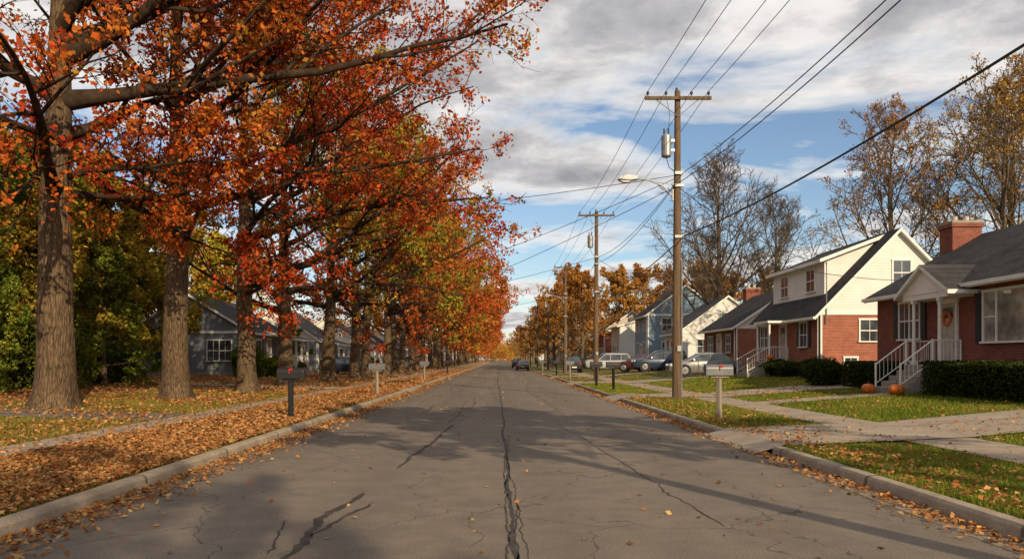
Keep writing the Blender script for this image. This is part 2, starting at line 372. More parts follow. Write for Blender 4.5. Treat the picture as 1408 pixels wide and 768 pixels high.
def tree(seed,H,r,hl,spread,pal,bias=(.6,0),nl=14,n2=7,n3=6,n4=5,nleaf=18,lsize=.15,leafdrop=0,lspread=.12,wig=.09,el=(12,62),limbs=[],name='tree',bark='bark',bark2='barkD',lm='leaf',minr=.008,trunkbend=.25,trop=.05,twigs=True):
    rng=np.random.default_rng(seed); parts=[]
    K=14; z=np.linspace(0,1,K)
    bend=np.cumsum(rng.normal(0,trunkbend*.16,(K,2)),0); bend-=bend[0]
    TP=np.zeros((1,K,3)); TP[0,:,0]=bend[:,0]; TP[0,:,1]=bend[:,1]; TP[0,:,2]=z*H
    s=z*H
    TR=(r*(1-.9*z**1.25)+r*.55*np.exp(-s/.5)+r*.1*np.exp(-s/2.0))[None]; 
    zz=np.array([-.3,.0,.12,.28,.5,.85,1.4,2.2]); tx=np.interp(zz,TP[0,:,2],TP[0,:,0]); ty=np.interp(zz,TP[0,:,2],TP[0,:,1])
    sel=TP[0,:,2]>2.6
    P0=np.concatenate([np.stack([tx,ty,zz],1),TP[0][sel]])[None]; z0=np.maximum(P0[0,:,2],0)/H
    R0=(r*(1-.9*z0**1.25)+r*.5*np.exp(-z0*H/.33)+r*.06*np.exp(-z0*H/1.5))[None]
    n=20; V,F=tubes(P0,R0,n)
    ang=np.arctan2(V[:,1]-np.interp(V[:,2],P0[0,:,2],P0[0,:,1]),V[:,0]-np.interp(V[:,2],P0[0,:,2],P0[0,:,0]))
    ctr=np.stack([np.interp(V[:,2],P0[0,:,2],P0[0,:,0]),np.interp(V[:,2],P0[0,:,2],P0[0,:,1])],1)
    fl=1+.18*np.exp(-np.maximum(V[:,2],0)/.4)*np.sin(ang*5+seed)+.04*np.sin(ang*3+V[:,2]*.7+seed)+rng.normal(0,.014,len(V))
    V[:,:2]=ctr+(V[:,:2]-ctr)*fl[:,None]
    parts.append(('idx',V,F,0))
    k=np.arange(nl); s=(k+rng.random(nl)*.6)/nl
    hz=hl+(H*.97-hl)*s**.9
    az=k*2.399+rng.random(nl)*.7+seed
    h=np.stack([np.cos(az)+bias[0],np.sin(az)+bias[1]],1); hn=np.linalg.norm(h,axis=1)
    e=np.radians(el[0]+(el[1]-el[0])*s+rng.normal(0,6,nl))
    hd=h/hn[:,None]; d=np.concatenate([hd*np.cos(e)[:,None],np.sin(e)[:,None]],1)
    L=spread*(1-.62*s**1.3)*(.6+.4*np.minimum(hn,1.5))*rng.uniform(.8,1.1,nl)
    rr=np.interp(hz,TP[0,:,2],TR[0])*.52*(L/spread)**.4
    if limbs:
        li=np.array(limbs,float)
        hz=np.concatenate([hz,li[:,0]]); a=np.radians(li[:,1]); ee=np.radians(li[:,2])
        d=np.concatenate([d,np.stack([np.cos(a)*np.cos(ee),np.sin(a)*np.cos(ee),np.sin(ee)],1)]); L=np.concatenate([L,li[:,3]]); rr=np.concatenate([rr,li[:,4]])
    st=np.stack([np.interp(hz,TP[0,:,2],TP[0,:,0]),np.interp(hz,TP[0,:,2],TP[0,:,1]),hz],1)
    P1=march(rng,st,d,L,9,wig,trop); R1=rr[:,None]*(1-.85*np.linspace(0,1,10)**.8)[None]
    R1[:,0]*=1.35
    parts.append(('idx',*tubes(P1,R1,8),2))
    P2,R2,L2=grow(rng,P1,R1,L,n2,.18,.98,46,.52,6,wig*1.3,.03,.6,.7,minr*2)
    parts.append(('idx',*tubes(P2,R2,5),2))
    P3,R3,L3=grow(rng,P2,R2,L2,n3,.12,1.0,44,.55,4,wig*1.6,.02,.6,.8,minr*1.4)
    parts.append(('idx',*tubes(P3,R3,3),2))
    P4,R4,L4=grow(rng,P3,R3,L3,n4,.15,1.0,42,.6,3,wig*1.8,.02,.6,1,minr)
    if twigs: parts.append(('idx',*tubes(P4,R4,3),2))
    if nleaf:
        V,C=leaves(rng,P4,nleaf,lsize,pal,lspread,drop=leafdrop); parts.append((V,1,C))
        if nleaf>2:
            V,C=leaves(rng,P3,max(1,nleaf//2),lsize,pal,lspread,drop=leafdrop); parts.append((V,1,C))
    return npmesh(name,parts,[M[bark],M[lm],M[bark2]])
# left avenue of oaks
t1=tree(11,17.5,.48,5.6,8.5,RED,bias=(.25,0),nl=12,n2=8,n4=5,nleaf=12,lsize=.145,leafdrop=.34,name='oak_tree',trunkbend=.35,
   limbs=[(8.3,5,8,12.5,.23),(9.4,-12,16,12,.2),(9.9,38,30,10,.2),(8.6,170,18,8,.2),(7.2,190,20,7,.16),(10.2,-35,30,10,.17),(5.9,60,2,6.5,.12),(10.8,12,26,12.5,.17),(6.3,-10,3,5.5,.1)])
place('oak_tree',t1,(-12.0,21.5,.2))
t2=tree(23,17,.42,5.0,9.5,RED,bias=(.45,0),nl=14,nleaf=11,lsize=.155,leafdrop=.36,name='oak_tree',limbs=[(7.5,0,14,11.5,.17),(9,-20,24,11,.16),(5.0,-60,5,6,.11),(10,15,33,11,.15)])
place('oak_tree',t2,(-10.9,27,.18))
t3=tree(37,16,.38,4.2,9.5,RED[1:4]+ORG[2:4],bias=(.45,0),nl=14,nleaf=9,lsize=.17,leafdrop=.36,name='oak_tree',limbs=[(6.5,-5,12,10.5,.16),(8,10,25,11,.15),(4.2,-50,0,5.5,.1)],twigs=False)
place('oak_tree',t3,(-10.5,33.3,.17))
t4=tree(41,15,.38,3.8,9.0,OLV,bias=(.5,0),nl=15,nleaf=8,lsize=.2,leafdrop=.3,name='oak_tree',limbs=[(6,0,14,10,.16)],twigs=False)
t5=tree(53,15,.38,4.2,9.5,ORG,bias=(.6,0),nl=15,nleaf=7,lsize=.21,leafdrop=.3,name='oak_tree',limbs=[(5,0,12,11,.17),(6.5,-20,20,10.5,.16)],twigs=False)
t6=tree(67,14.5,.36,4.0,9.5,[RED[1],RED[2],ORG[2],BRN[1],ORG[1]],bias=(.6,0),nl=15,nleaf=6,lsize=.23,leafdrop=.3,name='oak_tree',limbs=[(5.5,0,16,11,.15)],twigs=False)
t7=tree(91,14.5,.36,4.0,10,[RED[2],ORG[1],ORG[2],BRN[1],ORG[3]],bias=(.6,0),nl=13,n2=6,n3=5,n4=3,nleaf=6,lsize=.42,leafdrop=.15,name='oak_tree',lspread=.25,limbs=[(5.5,0,16,11,.15)],twigs=False)
place('oak_tree',t4,(-10.8,40.5,.17)); place('oak_tree',t5,(-10.2,48,.17)); place('oak_tree',t6,(-9.9,55,.17))
vs=[t5,t6,t4,t6,t5,t7]
y=62.5;i=0
while y<430:
    me=vs[i%6] if y<100 else t7; s=random.uniform(.92,1.1)
    place('oak_tree',me,(-10+random.uniform(-.5,.3),y,.17),random.uniform(-.45,.45),(s,s*random.choice([-1,1]),s*random.uniform(.95,1.08)))
    y+=random.uniform(7.5,9.5) if y<140 else (13 if y<250 else 24); i+=1
# unseen trees beside and behind the camera, put in to shade the road
t8=tree(97,9.6,.24,6.2,6.2,ORG,bias=(0,0),nl=13,n2=7,n3=6,n4=4,nleaf=9,lsize=.24,leafdrop=.1,name='maple_tree',el=(-4,30),twigs=False)  # unseen tree, crown shaped wide and flat to cast a band of shade
for nm,x,y,s,me,rz in [('maple_tree',7.3,-15.5,(.78,.6,.75),t5,3.1),('maple_tree',8.6,2.6,(1.2,.45,1),t8,0.0),('maple_tree',3.0+8,-26,(.85,.7,.85),t6,2.9),('oak_tree',-15,-21,(.9,.9,.9),t7,.2)]:
    place(nm,me,(x,y,.2),rz,s)
# right side: bare & autumn trees
b1=tree(71,18,.36,2.6,11,BRN,bias=(0,0),nl=24,n2=8,n3=7,n4=5,nleaf=0,wig=.06,el=(42,76),bark='barkG',bark2='barkG',name='bare_tree',minr=.016,trop=.06)
b2=tree(73,17,.34,3.0,10,BRN,bias=(0,0),nl=22,n2=8,n3=6,n4=5,nleaf=2,lsize=.18,leafdrop=.38,wig=.07,el=(36,74),bark='barkG',bark2='barkG',name='maple_tree',minr=.014,trop=.06)
b3=tree(79,12,.3,2.5,6.5,BRN,bias=(0,0),nl=16,n2=6,n3=5,n4=4,nleaf=4,lsize=.32,leafdrop=.3,wig=.08,el=(25,70),bark='barkG',bark2='barkG',name='maple_tree',minr=.018,trop=.05,twigs=False)
for nm,me,x,y,s,rz in [('bare_tree',b1,21,76,1.0,0),('bare_tree',b1,30,86,.92,2),('bare_tree',b1,25,94,.8,4),('maple_tree',b2,29.5,60,1.0,1),('maple_tree',b2,35.5,56,1.08,3),('bare_tree',b1,40,62,1.1,5),
    ('maple_tree',b3,31,120,1.1,0),('maple_tree',b3,24,112,1.0,2),('maple_tree',b3,19,128,1.15,3),('maple_tree',b3,27,104,1.0,4),('maple_tree',b3,34,100,.9,5)]:
    place(nm,me,(x,y,.7),rz,(s,s,s))
y=104;i=0
while y<440:
    s=random.uniform(.85,1.2); place('maple_tree',b3,(random.uniform(9.5,13.5),y,.2),random.uniform(0,6),(s,s,s)); y+=random.uniform(8,13) if y<180 else 24
for i in range(10):
    s=random.uniform(.9,1.3); place('maple_tree',b3,(random.uniform(22,42),random.uniform(110,240),.6),random.uniform(0,6),(s,s,s))
# green/yellow trees on the left
g1=tree(83,9,.2,1.2,4.6,YEL,bias=(0,0),nl=18,n2=6,n3=5,n4=4,nleaf=9,lsize=.24,lm='gleaf',name='yellow_tree',el=(5,70),leafdrop=.2,twigs=False)
g2=tree(89,9,.2,.8,4.4,GRN,bias=(0,0),nl=20,n2=6,n3=5,n4=4,nleaf=9,lsize=.24,lm='gleaf',name='green_tree',el=(5,72),leafdrop=.15,twigs=False)
for nm,me,x,y,s in [('green_tree',g2,-21.5,31,1.1),('yellow_tree',g1,-18.5,32.5,.8),('green_tree',g2,-16.8,34,.6),('yellow_tree',g1,-21,42,1.15),('yellow_tree',g1,-27,38,1.3),('green_tree',g2,-26,46,1.4),('yellow_tree',g1,-22,48,1.0),
      ('green_tree',g2,-17.5,27,.45),('green_tree',g2,-31,60,1.5),('yellow_tree',g1,-29,70,1.5),('green_tree',g2,-18.5,70,.5),('yellow_tree',g1,-30,85,1.4),('green_tree',g2,-34,52,1.5)]:
    place(nm,me,(x,y,.4),x*1.7,(s,s,s))
# distant masses
def mass(name,items,pal,size,seed,lm='leaf'):
    rng=np.random.default_rng(seed); Vs=[];Cs=[]
    for (x,y,rx,h,n) in items:
        k=rng.integers(8,13); cc=np.stack([x+rng.normal(0,rx*.5,k),y+rng.normal(0,rx*.4,k),rng.uniform(.25,.92,k)*h],1)
        rr=rng.uniform(.18,.34,k)*rx*1.3
        ci=rng.integers(0,k,n); p=norm(rng.normal(0,1,(n,3)))*(rng.random((n,1))**.4)
        c=cc[ci]+p*rr[ci][:,None]*np.array([1,1,.9]); c[:,2]=np.maximum(c[:,2],.2)
        pa=np.array(pal); b=rng.random(); q=np.clip(b*.6+.4*rng.random(k)[ci]+rng.normal(0,.08,n),0,.999)*(len(pa)-1); C=pa[q.astype(int)]*rng.uniform(.6,1.2,(n,1))
        Vs.append(leafquads(rng,c,size*rng.uniform(.6,1.4,n))); Cs.append(C)
    me=npmesh(name,[(np.concatenate(Vs),0,np.concatenate(Cs))],[M[lm]]); place(name,me)
it=[]
for i in range(26): it.append((random.uniform(-75,-38),random.uniform(20,260),8,random.uniform(9,15),2200))
mass('distant_trees',it,YEL+ORG[2:4]+GRN[1:],.5,5)
it=[]
for i in range(24): it.append((random.uniform(46,100),random.uniform(90,320),8,random.uniform(7,12),1500))
for i in range(30): it.append((random.uniform(-110,120) if i>6 else random.uniform(-6,8),random.uniform(480,620),13,random.uniform(9,15),1600))
mass('distant_trees',it,BRN+ORG[1:3]+YEL[:2],.8,6)
# ------------------------------------------------------------------ hedges, shrubs
def shrub(name,x,y,rx,ry,h,n,pal,size=.08,boxy=False,seed=1):
    rng=np.random.default_rng(seed)
    if boxy:
        p=rng.uniform(-1,1,(n,3)); ax=rng.integers(0,3,n); p[np.arange(n),ax]=np.sign(p[np.arange(n),ax])*rng.uniform(.8,1.06,n)
        p[:,2]*=1+.08*np.sin(p[:,1]*7+seed)
    else:
        p=norm(rng.normal(0,1,(n,3)))*rng.uniform(.75,1.06,(n,1)); 
        p*=(1+.16*np.sin(p[:,0:1]*5+seed)*np.cos(p[:,1:2]*4+seed)+.1*np.sin(p[:,2:3]*6))
    g=float(gz(x,y)); c=np.stack([x+p[:,0]*rx,y+p[:,1]*ry,g+h*.5+p[:,2]*h*.5],1)
    pa=np.array(pal); C=pa[rng.integers(0,len(pa),n)]*rng.uniform(.5,1.2,(n,1))
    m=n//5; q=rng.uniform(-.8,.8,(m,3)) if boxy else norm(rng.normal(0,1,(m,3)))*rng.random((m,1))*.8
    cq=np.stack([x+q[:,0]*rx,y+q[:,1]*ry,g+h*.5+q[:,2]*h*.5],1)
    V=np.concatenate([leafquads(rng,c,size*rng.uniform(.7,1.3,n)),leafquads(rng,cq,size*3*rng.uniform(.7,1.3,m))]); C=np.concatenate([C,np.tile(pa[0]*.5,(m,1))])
    place(name,npmesh(name,[(V,0,C)],[M['gleaf']]))
HG=[(.03,.043,.012),(.048,.065,.016),(.075,.088,.022)]
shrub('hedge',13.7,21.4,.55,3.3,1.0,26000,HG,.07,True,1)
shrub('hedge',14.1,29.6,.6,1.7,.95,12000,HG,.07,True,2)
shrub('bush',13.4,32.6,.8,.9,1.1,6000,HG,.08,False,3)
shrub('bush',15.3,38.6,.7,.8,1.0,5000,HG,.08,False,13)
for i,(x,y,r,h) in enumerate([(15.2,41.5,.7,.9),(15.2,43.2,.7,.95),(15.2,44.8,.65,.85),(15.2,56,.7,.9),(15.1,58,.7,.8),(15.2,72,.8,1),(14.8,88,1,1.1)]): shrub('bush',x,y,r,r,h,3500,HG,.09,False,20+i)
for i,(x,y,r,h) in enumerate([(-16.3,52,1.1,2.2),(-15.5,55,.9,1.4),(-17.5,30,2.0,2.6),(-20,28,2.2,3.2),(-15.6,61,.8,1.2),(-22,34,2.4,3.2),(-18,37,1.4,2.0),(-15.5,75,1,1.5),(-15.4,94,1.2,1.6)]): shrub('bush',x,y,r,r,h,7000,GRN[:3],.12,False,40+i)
# ------------------------------------------------------------------ houses
def W(wc,sg,ax):
    def f(mb,u0,u1,n0,n1,z0,z1,m):
        a,b=wc+sg*n0,wc+sg*n1
        if ax=='X': mb.box(a,b,u0,u1,z0,z1,m)
        else: mb.box(u0,u1,a,b,z0,z1,m)
    return f
def window(mb,wr,u,z,w,h,cols=1,shut=False,sash=True,glass=1):
    t=.07
    wr(mb,u-w/2,u+w/2,-.02,.015,z-h/2,z+h/2,glass)
    wr(mb,u-w/2-t,u-w/2,-.02,.055,z-h/2,z+h/2,0); wr(mb,u+w/2,u+w/2+t,-.02,.055,z-h/2,z+h/2,0)
    wr(mb,u-w/2-t-.02,u+w/2+t+.02,-.02,.065,z+h/2,z+h/2+t+.02,0); wr(mb,u-w/2-t-.05,u+w/2+t+.05,-.02,.11,z-h/2-.06,z-h/2,0)
    if sash: wr(mb,u-w/2,u+w/2,.0,.04,z-.025,z+.025,0)
    pos=[i/cols for i in range(1,cols)] if cols!=3 else [.23,.77]
    for q in pos:
        x=u-w/2+w*q; wr(mb,x-.035,x+.035,.0,.05,z-h/2,z+h/2,0)
    if cols==3:
        for q in (0,.77): wr(mb,u-w/2+w*q+.035,u-w/2+w*(q+.23)-.035,.0,.04,z-.02,z+.02,0)
    else:
        for i in range(1,cols*2,2):
            x=u-w/2+w*i/(cols*2); wr(mb,x-.01,x+.01,.0,.03,z-h/2,z+h/2,0)
    if shut:
        for s in (-1,1):
            a=u+s*(w/2+t+.03); b=a+s*.32; wr(mb,min(a,b),max(a,b),-.02,.05,z-h/2-.03,z+h/2+.06,2)
            for k in range(int(h/.12)): wr(mb,min(a,b)+.04,max(a,b)-.04,.05,.062,z-h/2+.05+k*.12,z-h/2+.11+k*.12,2)
def roof_slab(mb,x0,x1,y0,y1,ze,zr,ov=.4,oy=.3,t=.17):
    mid=(x0+x1)/2; sl=(zr-ze)/(mid-x0); e=.012
    a=(x0-ov,ze-sl*ov+e); b=(mid,zr+e); c=(x1+ov,ze-sl*ov+e)
    mb.prism([a,b,(b[0],b[1]+t),(a[0],a[1]+t)],y0-oy,y1+oy,1,mats=[1,1,0,1])
    mb.prism([b,c,(c[0],c[1]+t),(b[0],b[1]+t)],y0-oy,y1+oy,1,mats=[1,1,0,1])
    for xx,s in ((x0-ov,-1),(x1+ov,1)): mb.box(xx,xx+s*.1,y0-oy,y1+oy,ze-sl*ov+.05,ze-sl*ov+.17,1)
def house(name,x0,x1,y0,y1,zb,ze,zr,sg,wall,gab,roof,wins=[],gwins=[],chim=None,door=None):
    e=empty(name,(0,0,0))
    fx=x0 if sg<0 else x1
    mb=MB(); mb.box(x0,x1,y0,y1,zb-.6,ze,0); mb.build('walls',[M[wall]],e)
    mb=MB(); mb.box(x0-.03,x1+.03,y0-.03,y1+.03,zb-.6,zb+.25,0); mb.build('foundation',[M['stone']],e)
    mb=MB(); mid=(x0+x1)/2; mb.prism([(x0,ze),(x1,ze),(mid,zr)],y0-.02,y1+.02,0); 
    mb.build('gable',[M[gab]],e)
    mb=MB(); mb.box(x0-.04,x1+.04,y0-.05,y0-.021,ze-.14,ze+.04,0); mb.box(x0-.04,x1+.04,y1+.021,y1+.05,ze-.14,ze+.04,0)
    ww=.09
    for xx in (x0-.025,x1+.025-ww):
        mb.box(xx,xx+ww,y0-.035,y0-.0315,zb+.35,ze-.14,0)
    mb.tube([(fx+sg*.08,y0+.15,zb),(fx+sg*.08,y0+.15,ze-.15)],.045,8,0)
    mb.build('trim',[M['white']],e)
    mb=MB(); roof_slab(mb,x0,x1,y0,y1,ze,zr); mb.build('roof',[M[roof],M['white']],e)
    mb=MB(); wr=W(fx,sg,'X'); wy=W(y0,-1,'Y')
    for w in wins: window(mb,wr,**w)
    for w in gwins: window(mb,W(y0-.02,-1,'Y') if w['z']>ze else wy,**w)
    mb.build('windows',[M['white'],M['glass'],M['shutter'],M['glassL']],e)
    if door:
        u,zf=door; mb=MB()
        wr(mb,u-.45,u+.45,-.02,.03,zf,zf+2.05,1)
        for s in (-1,1): wr(mb,u+s*.45,u+s*.57,-.02,.07,zf,zf+2.05,0)
        wr(mb,u-.6,u+.6,-.02,.08,zf+2.05,zf+2.2,0)
        for z in (.25,.95): 
            wr(mb,u-.32,u-.04,.03,.045,zf+z,zf+z+.5,1); wr(mb,u+.04,u+.32,.03,.045,zf+z,zf+z+.5,1)
        wr(mb,u-.3,u+.3,.03,.04,zf+1.55,zf+1.9,2); mb.tube([(fx+sg*.03,u+.36,zf+1),(fx+sg*.1,u+.36,zf+1)],.03,8,3)
        mb.build('door',[M['white'],M['door'],M['glass'],M['metal']],e,bevel=.008)
    if chim:
        cx,cy,w,zt=chim; mb=MB(); mb.box(cx-w/2,cx+w/2,cy-w/2*.8,cy+w/2*.8,zb-.3,zt-.25,0); mb.box(cx-w/2-.06,cx+w/2+.06,cy-w/2*.8-.06,cy+w/2*.8+.06,zt-.25,zt-.1,0); mb.box(cx-w/2-.02,cx+w/2+.02,cy-w/2*.8-.02,cy+w/2*.8+.02,zt-.1,zt,1)
        for s in (-.2,.2): mb.tube([(cx+s*w,cy,zt),(cx+s*w,cy,zt+.22)],.1,10,2)
        mb.build('chimney',[M['brickA'],M['stone'],M['door']],e)
    return e
def steps(e,fx,sg,yc,wd,zf,ground,n,dep,tr=.3):
    mb=MB(); h=(zf-ground)/n
    mb.box(fx,fx+sg*dep,yc-wd/2,yc+wd/2,ground-.3,zf,0)
    for i in range(1,n): mb.box(fx+sg*(dep+(i-1)*tr),fx+sg*(dep+i*tr),yc-wd/2,yc+wd/2,ground-.3,zf-i*h,0)
    mb.build('steps',[M['stone']],e,bevel=.015)
    mb=MB()
    for s in (-1,1):
        y=yc+s*(wd/2-.06); L=(n-1)*tr
        top=(fx+sg*(dep-.05),y,zf+.8); bot=(fx+sg*(dep+L-.05),y,ground+h+.75)
        mb.tube([(fx+sg*.1,y,zf+.8),top,bot],.025,6); mb.tube([(fx+sg*.1,y,zf+.12),(top[0],y,zf+.12),(bot[0],y,ground+h+.1)],.016,6)
        k=int((dep+L)/.14)
        for i in range(k+1):
            d=.1+(dep+L-.15)*i/k; x=fx+sg*d
            q=max(0,(d-dep+.05)/L); zt=zf+.8+q*((ground+h+.75)-(zf+.8)); zl=zf+.12+q*((ground+h+.1)-(zf+.12))
            mb.tube([(x,y,zl),(x,y,zt)],.009 if i not in(0,k) else .03,4 if i not in (0,k) else 8)
        mb.tube([(bot[0],y,ground),(bot[0],y,bot[2]+.06)],.035,8); mb.tube([(top[0],y,zf-.02),(top[0],y,top[2]+.05)],.035,8)
    mb.build('railing',[M['white']],e)
# House 1 (near right)
ZF=1.42
e=house('brick_house',15,23,19.5,31.5,.5,4.05,6.35,-1,'brickA','sidW','roofA',
  wins=[dict(u=29.0,z=3.0,w=1.4,h=1.3,cols=2,shut=True),dict(u=23.2,z=2.9,w=2.7,h=1.5,cols=3,shut=True,sash=False,glass=3),dict(u=20.6,z=3.0,w=1.0,h=1.35,shut=True)],
  gwins=[dict(u=18.9,z=5.0,w=.8,h=.9)],chim=(18.4,31.7,1.15,7.05),door=(26.5,ZF))
steps(e,15,-1,26.5,1.8,ZF,.5,5,1.05,.26)
mb=MB() # porch gable
mb.prism([(25.05,3.78),(27.95,3.78),(26.5,4.6)],14.15,16.6,1,axis='X'); 
for a,b in (((24.8,3.66),(26.5,4.62)),((26.5,4.62),(28.2,3.66))):
    mb.prism([a,b,(b[0],b[1]+.13),(a[0],a[1]+.13)],14.0,17.0,1,axis='X',mats=[1,1,0,1])
mb.box(14.17,15,25.1,27.9,3.6,3.779,1)
mb.build('porch_roof',[M['roofA'],M['white']],e)
mb=MB()
for y in (25.7,27.3): 
    mb.tube([(14.25,y,ZF),(14.25,y,3.6)],[.06,.05],12); mb.box(14.16,14.34,y-.09,y+.09,ZF+.002,ZF+.1); mb.box(14.17,14.33,y-.08,y+.08,3.5,3.598)
mb.build('porch_columns',[M['white']],e)
mb=MB()
pts=[(14.93,26.5+.2*math.cos(a*math.pi/8),2.95+.2*math.sin(a*math.pi/8)) for a in range(17)]
mb.tube(pts,.055,6); mb.build('door_wreath',[M['pumpkin']],e)
# House 2 (cape with dormer)
e=house('brick_house',16.2,24,40,50,.72,3.98,8.0,-1,'brickB','sidW','roofA',
  wins=[dict(u=42.2,z=2.9,w=1.0,h=1.25,shut=True),dict(u=48.4,z=2.9,w=1.3,h=1.25,cols=2,shut=True)],
  gwins=[dict(u=18.65,z=3.05,w=.95,h=1.05),dict(u=20.25,z=5.95,w=.85,h=1.2),dict(u=17.7,z=1.5,w=.6,h=.35,sash=False)],door=(45.2,1.5))
steps(e,16.2,-1,45.2,2.0,1.5,.7,5,1.2)
mb=MB(); mb.prism([(17.0,4.6),(17.0,6.72),(20.0,7.86),(20.0,4.6)],41.5,49.2,0); mb.build('dormer',[M['sidW']],e)
mb=MB(); mb.prism([(16.65,6.62),(20.15,7.95),(20.15,8.13),(16.65,6.8)],41.2,49.5,1,mats=[1,1,0,1]); mb.build('dormer_roof',[M['roofA'],M['white']],e)
mb=MB(); wr=W(17.0,-1,'X')
for u in (43.3,47.2): window(mb,wr,u,5.85,1.15,1.15,cols=1,shut=False)
mb.build('dormer_windows',[M['white'],M['glass'],M['shutter'],M['glassL']],e)
mb=MB(); mb.prism([(44.0,3.62),(46.4,3.62),(46.4,3.74),(44.0,3.74)],14.9,16.2,1,axis='X'); 
for y in (44.2,46.2): mb.tube([(15.05,y,1.5),(15.05,y,3.62)],.06,8,1)
mb.build('porch_canopy',[M['roofA'],M['white']],e)
mb=MB(); mb.tube([(16.45,39.9,3.4),(16.45,39.9,6.3),(16.35,39.7,6.45)],.03,8); mb.build('service_mast',[M['metal']],e)
# House 3
house('brick_house',16.3,24,54.5,63,.8,3.85,6.4,-1,'brickB','sidW','roofA',wins=[dict(u=56.3,z=2.7,w=1.1,h=1.2,shut=True),dict(u=61,z=2.7,w=1.4,h=1.2,cols=2,shut=True)],
  gwins=[dict(u=18.5,z=2.8,w=1,h=1.1)],chim=(20.2,63.5,1.1,7.3),door=(58.6,1.3))
house('siding_house',16.5,25,72,79,.8,4.1,7.2,-1,'sidW','sidW','roofB',wins=[dict(u=73.7,z=2.8,w=1.2,h=1.3),dict(u=77.3,z=2.8,w=1.2,h=1.3)],gwins=[dict(u=18.5,z=2.8,w=1,h=1.2),dict(u=20.7,z=5.2,w=1,h=1.2)],door=(75.5,1.3))
e=house('siding_house',16.0,24,85,93,.8,6.4,9.4,-1,'sidB','sidB','roofA',wins=[dict(u=87,z=2.8,w=1.2,h=1.3),dict(u=91,z=2.8,w=1.2,h=1.3),dict(u=87,z=5.3,w=1.2,h=1.2),dict(u=91,z=5.3,w=1.2,h=1.2)],gwins=[dict(u=18,z=2.8,w=1,h=1.3),dict(u=18,z=5.3,w=1,h=1.3),dict(u=22,z=5.3,w=1,h=1.3)],door=(89,1.2))
ms=['sidW','brickB','sidT','sidG','sidB']
y=101;i=0
while y<260:
    house('siding_house',15.5,23.5,y,y+8,.8,4.0+random.choice([0,0,1.8]),7+random.choice([0,1.5]),-1,ms[i%5],ms[(i*2)%5] if ms[(i*2)%5]!='brickB' else 'sidW',['roofA','roofB'][i%2],wins=[dict(u=y+2,z=2.7,w=1.2,h=1.3),dict(u=y+6,z=2.7,w=1.2,h=1.3)],gwins=[dict(u=18,z=2.7,w=1,h=1.3)],door=(y+4,1.2)); y+=15;i+=1
# Left houses
def porchL(e,fx,y0,y1,zf,zt):
    mb=MB(); mb.box(fx,fx+1.9,y0,y1,zf-.7,zf,1); mb.prism([(fx+.01,zt+.55),(fx+.01,zt+.7),(fx+2.2,zt+.12),(fx+2.2,zt)],y0-.2,y1+.2,0,mats=[0,2,0,0])
    n=int((y1-y0)/1.9)
    for i in range(n+1):
        y=y0+.15+(y1-y0-.3)*i/n; mb.box(fx+1.7,fx+1.85,y-.08,y+.08,zf,zt+.04,0)
    for k in range(int((y1-y0)/.18)): mb.box(fx+1.76,fx+1.79,y0+.2+k*.18,y0+.23+k*.18,zf+.1,zf+.85,0)
    mb.box(fx+1.74,fx+1.81,y0,y1,zf+.85,zf+.92,0)
    mb.build('porch',[M['white'],M['stone'],M['roofB']],e)
house('siding_house',-32,-21.5,27,38,.5,3.5,5.6,1,'sidT','sidT','roofA',wins=[dict(u=30,z=2.2,w=1.2,h=1.3),dict(u=35,z=2.2,w=1.2,h=1.3)],gwins=[dict(u=-24,z=2.2,w=1.2,h=1.3)],door=(32.5,.9))
e=house('siding_house',-25,-17,54,64,.5,3.5,5.9,1,'sidG','sidG','roofA',wins=[dict(u=56.5,z=2.3,w=1.2,h=1.3,shut=True),dict(u=62,z=2.3,w=1.4,h=1.3,cols=2)],gwins=[dict(u=-18.9,z=2.2,w=1.6,h=1.35,cols=2),dict(u=-22.8,z=2.2,w=1.2,h=1.3),dict(u=-21,z=4.5,w=.8,h=.8)],door=(59,1.0))
porchL(e,-17,58,63.8,1.0,3.0)
e=house('siding_house',-25,-16.8,74,83,.5,3.4,6.2,1,'sidG','sidW','roofB',wins=[dict(u=76,z=2.3,w=1.2,h=1.3),dict(u=81,z=2.3,w=1.2,h=1.3)],gwins=[dict(u=-18.7,z=2.2,w=1.4,h=1.35,cols=2),dict(u=-22.6,z=2.2,w=1.2,h=1.3)],door=(78.5,1.0))
porchL(e,-16.8,75,82.5,1.0,2.9)
y=92;i=0
while y<270:
    e=house('siding_house',-24,-16.2,y,y+9,.5,3.6,6.2,1,['sidG','sidW','sidB','sidT'][i%4],['sidW','sidG','sidW','sidT'][i%4],['roofB','roofA'][i%2],wins=[dict(u=y+2,z=2.3,w=1.2,h=1.3),dict(u=y+7,z=2.3,w=1.2,h=1.3)],gwins=[dict(u=-18.5,z=2.2,w=1.2,h=1.3),dict(u=-21.5,z=2.2,w=1.2,h=1.3)],door=(y+4.5,1.0))
    if i%2==0: porchL(e,-16.2,y+1,y+8,1.0,3.0)
    y+=17;i+=1
